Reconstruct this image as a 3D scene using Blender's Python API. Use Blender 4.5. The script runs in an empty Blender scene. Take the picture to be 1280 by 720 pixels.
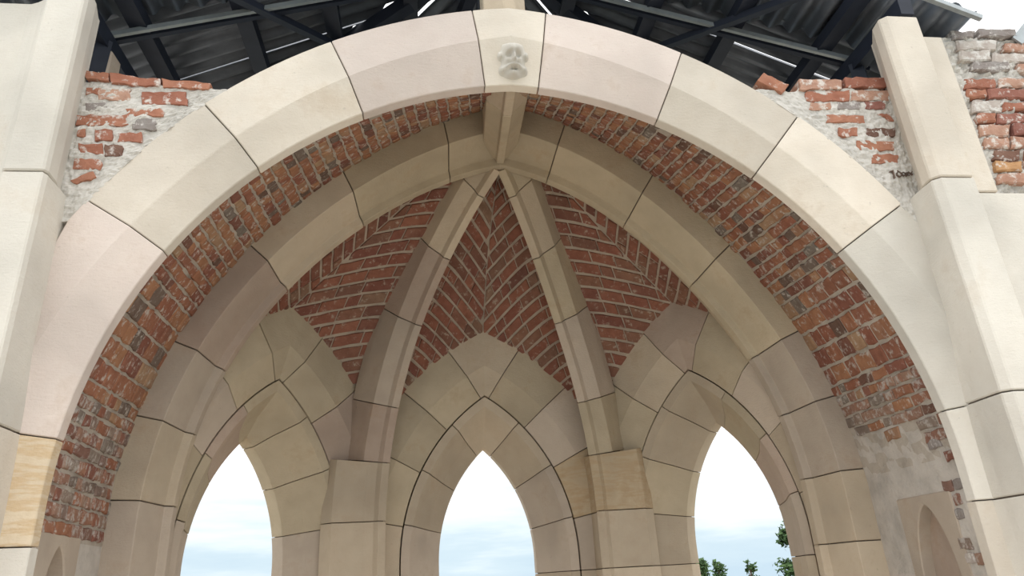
import bpy, math, random
from mathutils import Vector, Matrix, noise
random.seed(7)
RND = random.Random(11)
C = bpy.context.scene.collection
S = 0.85                      # survey units -> metres (eye level kept at 1.6 m)
def T(p): return Vector((p[0]*S, p[1]*S, (p[2]-1.6)*S+1.6))

# ------------------------------------------------------------------ camera
cam = bpy.data.cameras.new('camera'); camo = bpy.data.objects.new('camera', cam); C.objects.link(camo)
YAW, PIT, ROL, FPX = -0.1301, 0.3961, -0.0592, 882.66
c_, s_ = math.cos(YAW), math.sin(YAW)
fw = Vector((-s_*math.cos(PIT), c_*math.cos(PIT), math.sin(PIT))); rt = Vector((c_, s_, 0)); up = rt.cross(fw)
r2 = rt*math.cos(ROL)+up*math.sin(ROL); u2 = up*math.cos(ROL)-rt*math.sin(ROL)
M = Matrix((r2, u2, -fw)).transposed().to_4x4(); M.translation = T((-0.7036, -4.5041, 1.6)); camo.matrix_world = M
cam.sensor_width = 36; cam.lens = FPX/1280*36; cam.clip_start = .05; cam.clip_end = 2000
bpy.context.scene.camera = camo
vs = bpy.context.scene.view_settings
vs.view_transform = 'Standard'; vs.look = 'None'; vs.gamma = 1; vs.use_curve_mapping = False; vs.exposure = 0.16

# ------------------------------------------------------------------ sky: bright overcast, thin bluish cloud bands low down
w = bpy.data.worlds.new('sky'); bpy.context.scene.world = w; w.use_nodes = True
nt = w.node_tree; N = nt.nodes; Lk = nt.links; N.clear()
def nn(t, **k):
    n = N.new(t)
    for a, b in k.items(): setattr(n, a, b)
    return n
tc = nn('ShaderNodeTexCoord'); sep = nn('ShaderNodeSeparateXYZ'); Lk.new(tc.outputs['Generated'], sep.inputs[0])
mp = nn('ShaderNodeMapping'); mp.inputs['Scale'].default_value = (2.2, 2.2, 14); mp.inputs['Location'].default_value = (3.1, .4, .7); Lk.new(tc.outputs['Generated'], mp.inputs[0])
nz = nn('ShaderNodeTexNoise'); nz.inputs['Scale'].default_value = 1.6; nz.inputs['Detail'].default_value = 5; nz.inputs['Roughness'].default_value = .55; Lk.new(mp.outputs[0], nz.inputs[0])
ma = nn('ShaderNodeMath', operation='MULTIPLY_ADD'); Lk.new(nz.outputs[0], ma.inputs[0]); ma.inputs[1].default_value = .26; ma.inputs[2].default_value = -.13
ad = nn('ShaderNodeMath', operation='ADD'); Lk.new(sep.outputs[2], ad.inputs[0]); Lk.new(ma.outputs[0], ad.inputs[1])
cr = nn('ShaderNodeValToRGB'); e = cr.color_ramp.elements
e[0].position = 0.0; e[0].color = (.58, .73, .84, 1); e[1].position = 1.0; e[1].color = (2.3, 2.3, 2.3, 1)
for p, col in ((.045, (.66, .80, .88, 1)), (.085, (.86, .95, 1.0, 1)), (.15, (1.12, 1.14, 1.15, 1)), (.5, (1.75, 1.76, 1.77, 1))):
    k = cr.color_ramp.elements.new(p); k.color = col
Lk.new(ad.outputs[0], cr.inputs[0])
bg = nn('ShaderNodeBackground'); bg.inputs[1].default_value = 1.0; Lk.new(cr.outputs[0], bg.inputs[0])
wo = nn('ShaderNodeOutputWorld'); Lk.new(bg.outputs[0], wo.inputs[0])
# veiled sun behind the cloud, high in front of the arch
sun = bpy.data.lights.new('veiled_sun', 'SUN'); sun.energy = 0.5; sun.angle = math.radians(70); sun.color = (1, .98, .95)
so = bpy.data.objects.new('veiled_sun', sun); C.objects.link(so); so.location = (4, -10, 12); so.rotation_euler = (math.radians(42), 0, math.radians(14))

# ------------------------------------------------------------------ materials
def mat(name, build):
    m = bpy.data.materials.new(name); m.use_nodes = True
    t = m.node_tree; b = t.nodes['Principled BSDF']; b.inputs['Roughness'].default_value = .85
    b.inputs['Specular IOR Level'].default_value = .25
    build(t, b); return m
def nd(t, ty, **k):
    n = t.nodes.new(ty)
    for a, v in k.items(): setattr(n, a, v)
    return n
def coords(t, rnd=20.0):
    g = nd(t, 'ShaderNodeNewGeometry'); o = nd(t, 'ShaderNodeObjectInfo')
    m = nd(t, 'ShaderNodeVectorMath', operation='MULTIPLY_ADD')
    cx = nd(t, 'ShaderNodeCombineXYZ')
    for i in range(3): t.links.new(o.outputs['Random'], cx.inputs[i])
    m.inputs[1].default_value = (rnd, rnd*.7, rnd*1.3)
    t.links.new(cx.outputs[0], m.inputs[0]); t.links.new(g.outputs['Position'], m.inputs[2])
    return m.outputs[0], o.outputs['Random']
def noise_n(t, vec, sc, det=4, rough=.55, scale3=None):
    if scale3:
        mm = nd(t, 'ShaderNodeMapping'); mm.inputs['Scale'].default_value = scale3; t.links.new(vec, mm.inputs[0]); vec = mm.outputs[0]
    n = nd(t, 'ShaderNodeTexNoise'); n.inputs['Scale'].default_value = sc; n.inputs['Detail'].default_value = det; n.inputs['Roughness'].default_value = rough
    t.links.new(vec, n.inputs[0]); return n.outputs[0]
def ramp(t, fac, stops, interp='LINEAR'):
    r = nd(t, 'ShaderNodeValToRGB'); r.color_ramp.interpolation = interp; el = r.color_ramp.elements
    el[0].position, el[0].color = stops[0][0], (*stops[0][1], 1); el[1].position, el[1].color = stops[-1][0], (*stops[-1][1], 1)
    for p, c in stops[1:-1]: k = el.new(p); k.color = (*c, 1)
    t.links.new(fac, r.inputs[0]); return r.outputs[0]
def mix(t, fac, a, b, mode='MIX'):
    m = nd(t, 'ShaderNodeMix', data_type='RGBA', blend_type=mode)
    for sock, v in ((m.inputs[0], fac), (m.inputs[6], a), (m.inputs[7], b)):
        if hasattr(v, 'node'): t.links.new(v, sock)
        elif isinstance(v, (int, float)): sock.default_value = v
        else: sock.default_value = (*v, 1)
    return m.outputs[2]
def bump(t, b, h, st, dist=.01, prev=None):
    n = nd(t, 'ShaderNodeBump'); n.inputs['Strength'].default_value = st; n.inputs['Distance'].default_value = dist
    t.links.new(h, n.inputs['Height'])
    if prev is not None: t.links.new(prev, n.inputs['Normal'])
    t.links.new(n.outputs[0], b.inputs['Normal']); return n.outputs[0]
def stone(base, tint, stain=.25, veins=0.0, tool=.35):
    def f(t, b):
        v, rnd = coords(t)
        big = noise_n(t, v, 1.3, 3); mid = noise_n(t, v, 6, 5, .6); fine = noise_n(t, v, 70, 4, .7)
        lo = tuple(x*.84 for x in base); hi = tuple(min(1, x*1.1) for x in base)
        col = ramp(t, big, [(.3, lo), (.5, base), (.7, hi)])
        col = mix(t, ramp(t, mid, [(.42, (0, 0, 0)), (.75, (stain,)*3)]), col, tint)
        if veins:
            vv = noise_n(t, v, 2.2, 6, .6, (1.2, 1.2, 7))
            col = mix(t, ramp(t, vv, [(.44, (0, 0, 0)), (.52, (veins,)*3), (.6, (0, 0, 0))]), col, tuple(x*y for x, y in zip(base, (.82, .66, .46))))
        r = nd(t, 'ShaderNodeMapRange'); r.inputs[3].default_value = .86; r.inputs[4].default_value = 1.08; t.links.new(rnd, r.inputs[0])
        hs = nd(t, 'ShaderNodeHueSaturation'); t.links.new(r.outputs[0], hs.inputs['Value']); t.links.new(col, hs.inputs['Color'])
        blot = noise_n(t, v, 2.6, 6, .7)
        blc = mix(t, ramp(t, blot, [(.56, (0, 0, 0)), (.72, (stain*1.3,)*3)]), hs.outputs[0], tuple(x*y for x, y in zip(base, (.70, .58, .46))))
        spk = noise_n(t, v, 34, 2, .5)
        col = mix(t, ramp(t, spk, [(.70, (0, 0, 0)), (.8, (.4,)*3)]), blc, tuple(x*.6 for x in base))
        t.links.new(col, b.inputs['Base Color'])
        p = bump(t, b, fine, tool, .006)
        p = bump(t, b, mid, .35, .02, p)
        tl = noise_n(t, v, 26, 3, .6, (1, 1, 3.2)); bump(t, b, tl, .28, .008, p)
    return f
MT = {}
CRM = (.62, .557, .473)
MT['cream'] = mat('sandstone_cream', stone(CRM, (.50, .42, .33)))
MT['pale'] = mat('sandstone_pale', stone((.65, .61, .54), (.55, .48, .41), .2))
MT['pink'] = mat('sandstone_pinkish', stone((.585, .505, .45), (.53, .43, .385), .3))
MT['yellow'] = mat('sandstone_yellow_banded', stone((.60, .50, .365), (.50, .36, .22), .25, .6))
MT['tan'] = mat('sandstone_tan', stone((.505, .42, .315), (.40, .30, .21), .3))
MT['olive'] = mat('sandstone_olive', stone((.485, .405, .29), (.37, .30, .20), .35))
MT['rose'] = mat('sandstone_rose_brown', stone((.44, .345, .275), (.34, .245, .19), .35))
MT['ochre'] = mat('sandstone_ochre', stone((.47, .375, .255), (.36, .25, .15), .4, .35))
MT['ash'] = mat('sandstone_ash', stone((.485, .405, .325), (.38, .30, .235), .3))
INNER = ['tan', 'olive', 'ash', 'tan', 'olive', 'tan', 'rose', 'ash']
def brickm(stops, lime, limecol=(.50, .455, .405)):
    def f(t, b):
        v, rnd = coords(t, 30)
        base = ramp(t, rnd, stops, 'LINEAR')
        n1 = noise_n(t, v, 11, 5, .65); n2 = noise_n(t, v, 55, 4, .7)
        col = mix(t, ramp(t, n1, [(.35, (0, 0, 0)), (.7, (.7,)*3)]), base, mix(t, 1.0, base, (.62, .52, .50), 'MULTIPLY'))
        lm = noise_n(t, v, 17, 6, .7)
        col = mix(t, ramp(t, lm, [(.60-lime, (0, 0, 0)), (.70-lime, (.85,)*3)]), col, limecol)
        t.links.new(col, b.inputs['Base Color'])
        p = bump(t, b, n2, .5, .006); bump(t, b, n1, .5, .015, p)
        b.inputs['Roughness'].default_value = .92
    return f
R1, R2, R3, O1, D1c, Y1, G1 = (.29, .118, .072), (.335, .15, .088), (.235, .095, .066), (.365, .185, .10), (.14, .085, .062), (.37, .245, .15), (.21, .18, .15)
MT['brick'] = mat('brick_mixed', brickm([(0, R1), (.15, O1), (.28, R2), (.4, R3), (.52, O1), (.62, Y1), (.70, R1), (.82, R3), (.92, D1c), (1, G1)], .06))
MT['brick_low'] = mat('brick_limed', brickm([(0, R1), (.2, (.33, .21, .15)), (.4, R3), (.55, G1), (.7, (.30, .22, .17)), (.85, R2), (1, G1)], .10, (.44, .40, .36)))
MT['brick_web'] = mat('brick_red_web', brickm([(0, (.25, .10, .068)), (.25, (.29, .125, .08)), (.5, (.215, .088, .064)), (.75, (.26, .135, .088)), (.9, (.17, .075, .056)), (1, (.28, .18, .12))], .04, (.40, .33, .26)))
MT['o'] = mat('brick_orange', brickm([(0, (.40, .19, .12)), (.5, (.36, .155, .10)), (1, (.31, .13, .09))], .045, (.62, .58, .53)))
MT['r'] = mat('brick_red', brickm([(0, (.33, .145, .105)), (1, (.27, .12, .095))], .04, (.62, .58, .53)))
MT['p'] = mat('brick_pale', brickm([(0, (.47, .29, .21)), (1, (.42, .24, .17))], .09, (.62, .58, .53)))
MT['d'] = mat('brick_dark', brickm([(0, (.22, .12, .085)), (1, (.17, .10, .075))], .05, (.58, .54, .5)))
MT['g'] = mat('brick_grey', brickm([(0, (.30, .27, .25)), (1, (.26, .235, .215))], .07, (.58, .55, .51)))
MT['l'] = mat('brick_lime_coated', brickm([(0, (.50, .45, .40)), (1, (.44, .39, .35))], .10, (.62, .59, .55)))
MT['y'] = mat('brick_yellow', brickm([(0, (.50, .29, .14)), (1, (.48, .27, .14))], .03, (.62, .58, .53)))
def mortar(base, rough=.6):
    def f(t, b):
        v, rnd = coords(t, 0)
        a = noise_n(t, v, 5, 6, .65); c = noise_n(t, v, 38, 5, .7)
        col = ramp(t, a, [(.3, tuple(x*.78 for x in base)), (.5, base), (.72, tuple(min(1, x*1.15) for x in base))])
        t.links.new(col, b.inputs['Base Color']); b.inputs['Roughness'].default_value = .95
        p = bump(t, b, c, rough, .012); bump(t, b, a, .5, .03, p)
    return f
MT['mortar'] = mat('lime_mortar', mortar((.44, .385, .325)))
MT['mortar_out'] = mat('lime_mortar_weathered', mortar((.55, .52, .475)))
MT['mortar_web'] = mat('lime_mortar_web', mortar((.40, .325, .255)))
MT['joint'] = mat('joint_filling', mortar((.16, .13, .105)))
MT['plaster'] = mat('lime_plaster', mortar((.52, .475, .425), .7))
def metal(base, rough, met):
    def f(t, b):
        v, rnd = coords(t, 3); n = noise_n(t, v, 9, 4)
        t.links.new(ramp(t, n, [(.3, tuple(x*.75 for x in base)), (.7, base)]), b.inputs['Base Color'])
        b.inputs['Roughness'].default_value = rough; b.inputs['Metallic'].default_value = met
    return f
MT['sheet'] = mat('corrugated_steel', metal((.14, .155, .18), .42, .35))
MT['galv'] = mat('galvanised_steel', metal((.36, .39, .40), .45, .6))
MT['navy'] = mat('dark_painted_steel', metal((.022, .027, .042), .55, 0))
def grass(t, b):
    v, rnd = coords(t, 0); n = noise_n(t, v, 3, 6)
    t.links.new(ramp(t, n, [(.3, (.10, .13, .05)), (.7, (.19, .2, .09))]), b.inputs['Base Color'])
MT['grass'] = mat('grass', grass)
MT['paving'] = mat('sandy_paving', mortar((.64, .595, .525), .3))
def leafm(t, b):
    v, rnd = coords(t, 0); n = noise_n(t, v, 4, 3)
    t.links.new(ramp(t, n, [(.3, (.035, .07, .03)), (.7, (.10, .17, .06))]), b.inputs['Base Color'])
MT['leaf'] = mat('foliage', leafm)
MT['bark'] = mat('bark', mortar((.14, .11, .08)))
MT['scratch'] = mat('scratched_mark', mortar((.17, .12, .095), .2))

# ------------------------------------------------------------------ object helpers
def tag(o, label=None, cat=None, group=None, kind=None):
    for k, v in (('label', label), ('category', cat), ('group', group), ('kind', kind)):
        if v: o[k] = v
    return o
def empty(name, base, label=None, cat=None, group=None, kind=None):
    o = bpy.data.objects.new(name, None); C.objects.link(o); o.location = T(base); o.empty_display_size = .2
    return tag(o, label, cat, group, kind)
def wloc(o):
    p = Vector(o.location)
    while o.parent: o = o.parent; p += o.location
    return p
def mk(name, verts, faces, m, parent=None, bevel=0, smooth=False, raw=False):
    vs_ = [Vector(v) if raw else T(v) for v in verts]
    lo = [min(v[i] for v in vs_) for i in range(3)]; hi = [max(v[i] for v in vs_) for i in range(3)]
    ctr = Vector([(a+b)/2 for a, b in zip(lo, hi)])
    me = bpy.data.meshes.new(name); me.from_pydata([v-ctr for v in vs_], [], faces); me.validate(); me.update()
    if smooth: me.polygons.foreach_set('use_smooth', [True]*len(me.polygons))
    me.materials.append(MT[m])
    o = bpy.data.objects.new(name, me); C.objects.link(o)
    if parent: o.parent = parent; o.location = ctr-wloc(parent)
    else: o.location = ctr
    if bevel:
        bv = o.modifiers.new('edge', 'BEVEL'); bv.width = bevel*S; bv.segments = 1; bv.limit_method = 'ANGLE'; bv.angle_limit = math.radians(28); bv.harden_normals = False
    return o
def loft(secs, closed=True, caps=True):
    n = len(secs[0]); V = [p for s in secs for p in s]; F = []
    for i in range(len(secs)-1):
        for j in range(n if closed else n-1):
            k = (j+1) % n; F.append((i*n+j, i*n+k, (i+1)*n+k, (i+1)*n+j))
    if caps: F.append(tuple(range(n-1, -1, -1))); F.append(tuple((len(secs)-1)*n+j for j in range(n)))
    return V, F
def fix(o):      # outward normals
    import bmesh
    bm = bmesh.new(); bm.from_mesh(o.data); bmesh.ops.recalc_face_normals(bm, faces=bm.faces); bm.to_mesh(o.data); bm.free(); return o
def solid(name, secs, m, parent=None, bevel=.008):
    V, F = loft(secs); return fix(mk(name, V, F, m, parent, bevel))
def prism(name, poly, z0, z1, m, parent=None, bevel=.008):
    return solid(name, [[(x, y, z0) for x, y in poly], [(x, y, z1) for x, y in poly]], m, parent, bevel)
def box(name, a, b, m, parent=None, bevel=0):
    return prism(name, [(a[0], a[1]), (b[0], a[1]), (b[0], b[1]), (a[0], b[1])], a[2], b[2], m, parent, bevel)
def beam(name, p, q, w_, h_, m, parent=None):
    p, q = Vector(p), Vector(q); d = (q-p).normalized(); sx = d.cross(Vector((0, 0, 1)))
    if sx.length < 1e-3: sx = Vector((1, 0, 0))
    sx.normalize(); sz = sx.cross(d)
    return solid(name, [[c+sx*a*w_/2+sz*b*h_/2 for a, b in ((-1, -1), (1, -1), (1, 1), (-1, 1))] for c in (p, q)], m, parent, 0)
def lerp(a, b, t): return a+(b-a)*t
def brick(poly, mapf, m, parent, proud=.014, depth=.05, jit=.006, bev=.012, seg=.09, name='brick'):
    """irregular brick: outline in (p,q), mapped to space by mapf(p,q,h); h is towards the viewer side"""
    pts = []
    for i in range(len(poly)):
        a, b = poly[i], poly[(i+1) % len(poly)]; L = math.dist(a, b); k = max(1, min(7, int(round(L/seg))))
        for j in range(k): pts.append((lerp(a[0], b[0], j/k)+RND.uniform(-jit, jit), lerp(a[1], b[1], j/k)+RND.uniform(-jit, jit)))
    n = len(pts); cx = sum(p[0] for p in pts)/n; cy = sum(p[1] for p in pts)/n
    V = []
    for h, ins in ((-depth, 0), (proud-bev*.8, 0), (proud, bev)):
        for x, y in pts:
            d = math.hypot(x-cx, y-cy) or 1; f = max(.25, 1-ins/d)
            V.append(mapf(cx+(x-cx)*f, cy+(y-cy)*f, h+(RND.uniform(-.003, .003) if h > 0 else 0)))
    V.append(mapf(cx, cy, proud+RND.uniform(-.002, .004)))
    F = []
    for j in range(n):
        k = (j+1) % n
        F += [(j, k, n+k, n+j), (n+j, n+k, 2*n+k, 2*n+j), (2*n+j, 2*n+k, 3*n)]
    return fix(mk(name, V, F, m, parent))
def area(poly): return abs(sum(poly[i][0]*poly[(i+1) % len(poly)][1]-poly[(i+1) % len(poly)][0]*poly[i][1] for i in range(len(poly))))/2
def clip(poly, nx, ny, d):       # keep nx*x+ny*y <= d
    out = []
    for i in range(len(poly)):
        a, b = poly[i], poly[(i+1) % len(poly)]; fa = nx*a[0]+ny*a[1]-d; fb = nx*b[0]+ny*b[1]-d
        if fa <= 0: out.append(a)
        if fa*fb < 0: t = fa/(fa-fb); out.append((lerp(a[0], b[0], t), lerp(a[1], b[1], t)))
    return out
def rad(a): return a*math.pi/180

# ------------------------------------------------------------------ ground
def disc(name, rings, m, label):
    V = [(0, 0, rings[0][1])]; F = []; n = 64
    for r, z in rings: V += [(r*math.cos(i/n*2*math.pi), r*math.sin(i/n*2*math.pi), z) for i in range(n)]
    F = [(0, 1+i, 1+(i+1) % n) for i in range(n)]
    for k in range(len(rings)-1):
        a = 1+k*n
        F += [(a+i, a+n+i, a+n+(i+1) % n, a+(i+1) % n) for i in range(n)]
    return tag(mk(name, V, F, m), label, None, None, 'structure')
disc('floor', [(13, -.282)], 'paving', 'pale sandy paving in front of and under the stone arches')
disc('ground', [(17, -.30), (22, -1.2), (40, -8), (90, -30), (300, -120)], 'grass', 'grassy slope falling away around the ruin')

# ------------------------------------------------------------------ great front arch (two-centred; three measured rings)
W1 = 3.0
cI, zI, rI = .2108, 2.1547, 3.2108
cO, zO, rO = .3653, 2.0934, 3.9745
cF, zF, rF = .6954, 1.7181, 4.0903
A1 = .128
def arcpt(c, zs, r, s):         # s in degrees, negative = straight jamb below the springing
    if s >= 0: return (-c+r*math.cos(rad(s)), zs+r*math.sin(rad(s)))
    return (r-c, zs+rad(s)*r)
def fc_val(x, z): return x-(rF-cF) if z < zF else math.hypot(x+cF, z-zF)-rF
WL = 3.16
def front_section(sO, sI, inset=0.0):
    xi, zi = arcpt(cI, zI, rI, sI); xo, zo = arcpt(cO, zO, rO, sO)
    lo, hi = 0.0, 4.0
    for _ in range(40):
        m_ = (lo+hi)/2
        if fc_val(lerp(xi, xo, m_), lerp(zi, zo, m_)) < 0: lo = m_
        else: hi = m_
    lam = lo
    kc = 1.0
    if xo > WL: kc = (WL-xi)/(xo-xi)
    def P(l, y, ins=0): return (lerp(xi, xo, l)+ins*.0, y, lerp(zi, zo, l))
    i = inset
    i_l = i/math.hypot(xo-xi, zo-zi)
    if lam < kc: a, b = P(kc-i_l, i), P(lam, i)
    else: a, b = P(kc-i_l, A1*(1-kc/lam)+i), P(kc*.6, A1*(1-.6*kc/lam)+i)
    return [a, b, P(i_l, A1+i), P(i_l, A1+.095-i*.5), P(.13, A1+.105), P(min(.45, kc*.8), .42), P(kc-i_l, .42)]
def zs_to(c, zs, r, z): return (z-zs)/r*180/math.pi
JO = [80.2, 63.0, 47.2, 31.75, 8.0]; JI = [82.3, 64.2, 48.0, 32.0, 7.5]
for z in (1.95, 1.30, .62, -.28): JO.append(zs_to(cO, zO, rO, z)); JI.append(zs_to(cI, zI, rI, z))
arch = empty('front_arch', (0, .1, -.28), 'large pale sandstone front arch with a small carved face on its keystone', 'arch')
LMAT = ['cream', 'cream', 'cream', 'pink', 'yellow', 'cream', 'cream', 'tan']
LMAT = {-1: ['pink', 'cream', 'cream', 'pink', 'yellow', 'pale', 'cream', 'tan'], 1: ['pink', 'cream', 'cream', 'pale', 'pale', 'cream', 'cream', 'tan']}
def mir(sec, sd): return [(p[0]*sd, p[1], p[2]) for p in sec]
G = .075
for sd in (-1, 1):
    for i in range(len(JO)-1):
        a0, a1 = JO[i]-G*.8, JO[i+1]+G*.8; b0, b1 = JI[i]-G, JI[i+1]+G
        n = 9; dy = RND.uniform(-.006, .006)
        secs = [mir([(p[0], p[1]+dy, p[2]) for p in front_section(lerp(a0, a1, k/n), lerp(b0, b1, k/n))], sd) for k in range(n+1)]
        solid('voussoir', secs, LMAT[sd][i], arch, .006)
aO = math.degrees(math.acos(cO/rO)); aI = math.degrees(math.acos(cI/rI))
secs = []
for k in range(7): t = k/6; secs.append(mir(front_section(lerp(JO[0]+G, aO, t), lerp(JI[0]+G, aI, t)), -1))
for k in range(5, -1, -1): t = k/6; secs.append(mir(front_section(lerp(JO[0]+G, aO, t), lerp(JI[0]+G, aI, t)), 1))
key = solid('keystone', secs, 'cream', arch, .006)
for sd in (-1, 1):
    n = 40; secs = [mir(front_section(lerp(JO[-1], aO, k/n), lerp(JI[-1], aI, k/n), .035), sd) for k in range(n+1)]
    solid('joint_bed', secs, 'joint', arch, 0)
# carved face in relief
gx, gz = 36, 44; V = []; F = []
def gau(x, z, cx, cz, sx, sz, p=2): return math.exp(-(abs((x-cx)/sx)**p+abs((z-cz)/sz)**p))
def relief(x, z):               # x,z in -1..1
    h = .055*gau(x, z, 0, .05, .62, .85, 4)
    h += .055*gau(x, z, 0, .50, .46, .34, 2.5)                         # brow / forehead
    for s in (-1, 1):
        h += .050*gau(x, z, s*.80, .22, .14, .20)                      # ears
        h -= .012*gau(x, z, s*.80, .22, .06, .10)
        h -= .045*gau(x, z, s*.24, .20, .15, .12)                      # eye sockets
        h += .022*gau(x, z, s*.24, .19, .08, .06)
        h += .026*gau(x, z, s*.30, -.08, .17, .15)                     # cheeks
        h += .042*gau(x, z, s*.22-.0, -.36-.10*abs(x), .22, .085)      # moustache
        h += .045*gau(x, z, s*.68, -.52, .16, .20)                     # curls
    h += .065*gau(x, z, 0, -.02, .11, .26) + .03*gau(x, z, 0, -.18, .17, .09)   # nose
    h -= .040*gau(x, z, .03, -.50, .14, .06)                           # mouth
    h += .050*gau(x, z, 0, -.74, .28, .22)                             # beard
    e = max(abs(x), abs(z)); 
    return h*min(1, (1-e)*6)-.012
p0 = Vector((0.012, A1, 5.359)); p1 = Vector((0.012, 0, 5.749)); upv = (p1-p0).normalized(); nv = Vector((1, 0, 0)).cross(upv)
if nv.y > 0: nv = -nv
cc = p0.lerp(p1, .47)
for j in range(gz+1):
    for i in range(gx+1):
        x, z = i/gx*2-1, j/gz*2-1
        V.append(cc+Vector((1, 0, 0))*x*.142+upv*z*.165+nv*relief(x, z)*1.4)
for j in range(gz):
    for i in range(gx): a = j*(gx+1)+i; F.append((a, a+1, a+gx+2, a+gx+1))
cf = mk('carved_face', V, F, 'pale', key, 0, True); cf['label'] = 'small carved bearded head in relief'
# post above the keystone
post = empty('ridge_post', (0, .1, 5.9), 'chamfered stone post rising from the keystone up into the roof', 'post')
prism('post_stone', [(-.205, .38), (-.205, .12), (-.035, .02), (.055, .02), (.16, .12), (.16, .38)], 5.95, 7.9, 'tan', post, .01)

# ------------------------------------------------------------------ transverse (rear) arch and ribs
D1, W2, c2, z2, r2_ = 2.154, 2.9018, .6068, 2.1823, 3.5086
ZA = 5.638
def warp(p, f=1.0):
    t = max(0.0, min(1.2, (p[2]-(ZA-1.6))/1.6))**2*f
    return (p[0]+t*.1144, p[1], p[2]+t*.2458)
TPROF = [(0, D1-.015), (0, D1+.085), (.075, D1+.095), (.135, D1+.36), (.56, D1+.36), (.56, D1-.44), (.125, D1-.44), (.07, D1-.028)]
def trans_section(s, sd, apex=None, prof=TPROF):
    out = []
    for dr, y in prof:
        r = r2_+dr
        if apex is not None: s_loc = lerp(s, math.degrees(math.acos(c2/r)), apex)
        else: s_loc = s
        x, z = (-c2+r*math.cos(rad(s_loc)), z2+r*math.sin(rad(s_loc))) if s_loc >= 0 else (r-c2, z2+rad(s_loc)*r2_)
        out.append(warp((x*sd, y, z)))
    return out
TJ = [71, 55, 39.6, 23.8, 13.5, 3.2] + [zs_to(c2, z2, r2_, z) for z in (1.78, 1.15, .5, -.28)]
tarch = empty('transverse_arch', (0, D1, -.28), 'broad chamfered inner stone arch between the brick bay and the apse', 'arch')
TM = {-1: ['olive', 'tan', 'rose', 'ash', 'tan', 'ash', 'tan', 'ash', 'tan'], 1: ['olive', 'olive', 'olive', 'ash', 'ash', 'tan', 'tan', 'ash', 'tan']}
for sd in (-1, 1):
    for i in range(len(TJ)-1):
        n = 8; a, b = TJ[i]-G, TJ[i+1]+G
        solid('voussoir', [trans_section(lerp(a, b, k/n), sd) for k in range(n+1)], TM[sd][i], tarch, .005)
secs = [trans_section(71+G, -1, k/6) for k in range(7)]+[trans_section(71+G, 1, k/6) for k in range(5, -1, -1)]
solid('keystone', secs, 'olive', tarch, .005)
CPROF = [(.03, D1+.01), (.03, D1+.06), (.11, D1+.09), (.16, D1+.33), (.5, D1+.33), (.5, D1-.41), (.155, D1-.41), (.105, D1-.02)]
for sd in (-1, 1):
    secs = [trans_section(lerp(TJ[-1], 78, k/40), sd, None, CPROF) for k in range(41)]
    solid('joint_bed', secs, 'joint', tarch, 0)

RL, RR_, ZS3 = 1.8603, 4.124, 2.1907
RC = RL-RR_
RPROF = [(-.05, 0), (.05, 0), (.056, .078), (.155, .215), (.158, .36), (.17, .50), (.17, .62), (-.17, .62), (-.17, .50), (-.158, .36), (-.155, .215), (-.056, .078)]
RFLARE = [(-.05, 0), (.05, 0), (.056, .078), (.125, .15), (.14, .17), (.37, .41), (.37, .62), (-.37, .62), (-.37, .41), (-.14, .17), (-.125, .15), (-.056, .078)]
CR = [(-.03, .02), (.03, .02), (.035, .06), (.085, .17), (.09, .3), (.13, .52), (.13, .6), (-.13, .6), (-.13, .52), (-.09, .3), (-.085, .17), (-.035, .06)]
def rib_section(a, sd, prof=RPROF):
    d = Vector((sd*1.2057, 1.4166)).normalized(); b = Vector((d.y, -d.x))
    out = []
    for lb, dr in prof:
        r = RR_+dr
        h, z = (RC+r*math.cos(rad(a)), ZS3+r*math.sin(rad(a))) if a >= 0 else (RC+r, ZS3+rad(a)*RR_)
        out.append(warp((d.x*h+b.x*lb, D1+.03+d.y*h+b.y*lb, z)))
    return out
def rib_ang(z): return math.degrees(math.asin((z-ZS3)/RR_)) if z >= ZS3 else (z-ZS3)/RR_*180/math.pi
aT = math.degrees(math.acos((.03-RC)/RR_))
RJ = [aT]+[rib_ang(z) for z in (5.44, 4.96, 4.36, 3.5, 2.91, 2.3, 1.7, 1.1, .5, -.28)]
for sd, lab in ((-1, 'curved stone vault rib left of the middle window, running up to the crown'), (1, 'curved stone vault rib right of the middle window, running up to the crown')):
    rb = empty('vault_rib', (sd*1.2, 3.57, -.28), lab, 'rib', 'vault ribs of the apse')
    ms = ['tan', 'tan', 'rose', 'ash', 'rose', 'tan', 'tan', 'tan', 'tan', 'tan'] if sd < 0 else ['olive', 'tan', 'olive', 'ash', 'olive', 'ochre', 'tan', 'tan', 'tan', 'tan']
    for i in range(len(RJ)-1):
        n = 6; g = .06
        solid('rib_stone', [rib_section(lerp(RJ[i]-g, RJ[i+1]+g, k/n), sd, RFLARE if i >= 5 else RPROF) for k in range(n+1)], ms[i], rb, .004)
    solid('joint_bed', [rib_section(lerp(RJ[0], RJ[-1], k/40), sd, CR) for k in range(41)], 'joint', rb, 0)
# ridge rib from the front arch to the crown
rr = empty('ridge_rib', (.05, 1.1, 5.4), 'short straight stone ridge rib joining the front arch to the crown', 'rib')
def ridge_section(y):
    t = (y-.215)/(2.1-.215); x0 = lerp(.012, .112, t); z0 = lerp(5.40, 5.875, t)
    return [(x0+a, y, z0+b) for a, b in ((-.042, 0), (.042, 0), (.05, .05), (.19, .17), (.19, .75), (-.19, .75), (-.19, .17), (-.05, .05))]
for a, b, m_ in ((.215, .80, 'tan'), (.81, 2.1, 'olive')):
    solid('rib_stone', [ridge_section(lerp(a, b, k/2)) for k in range(3)], m_, rr, .008)

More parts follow.
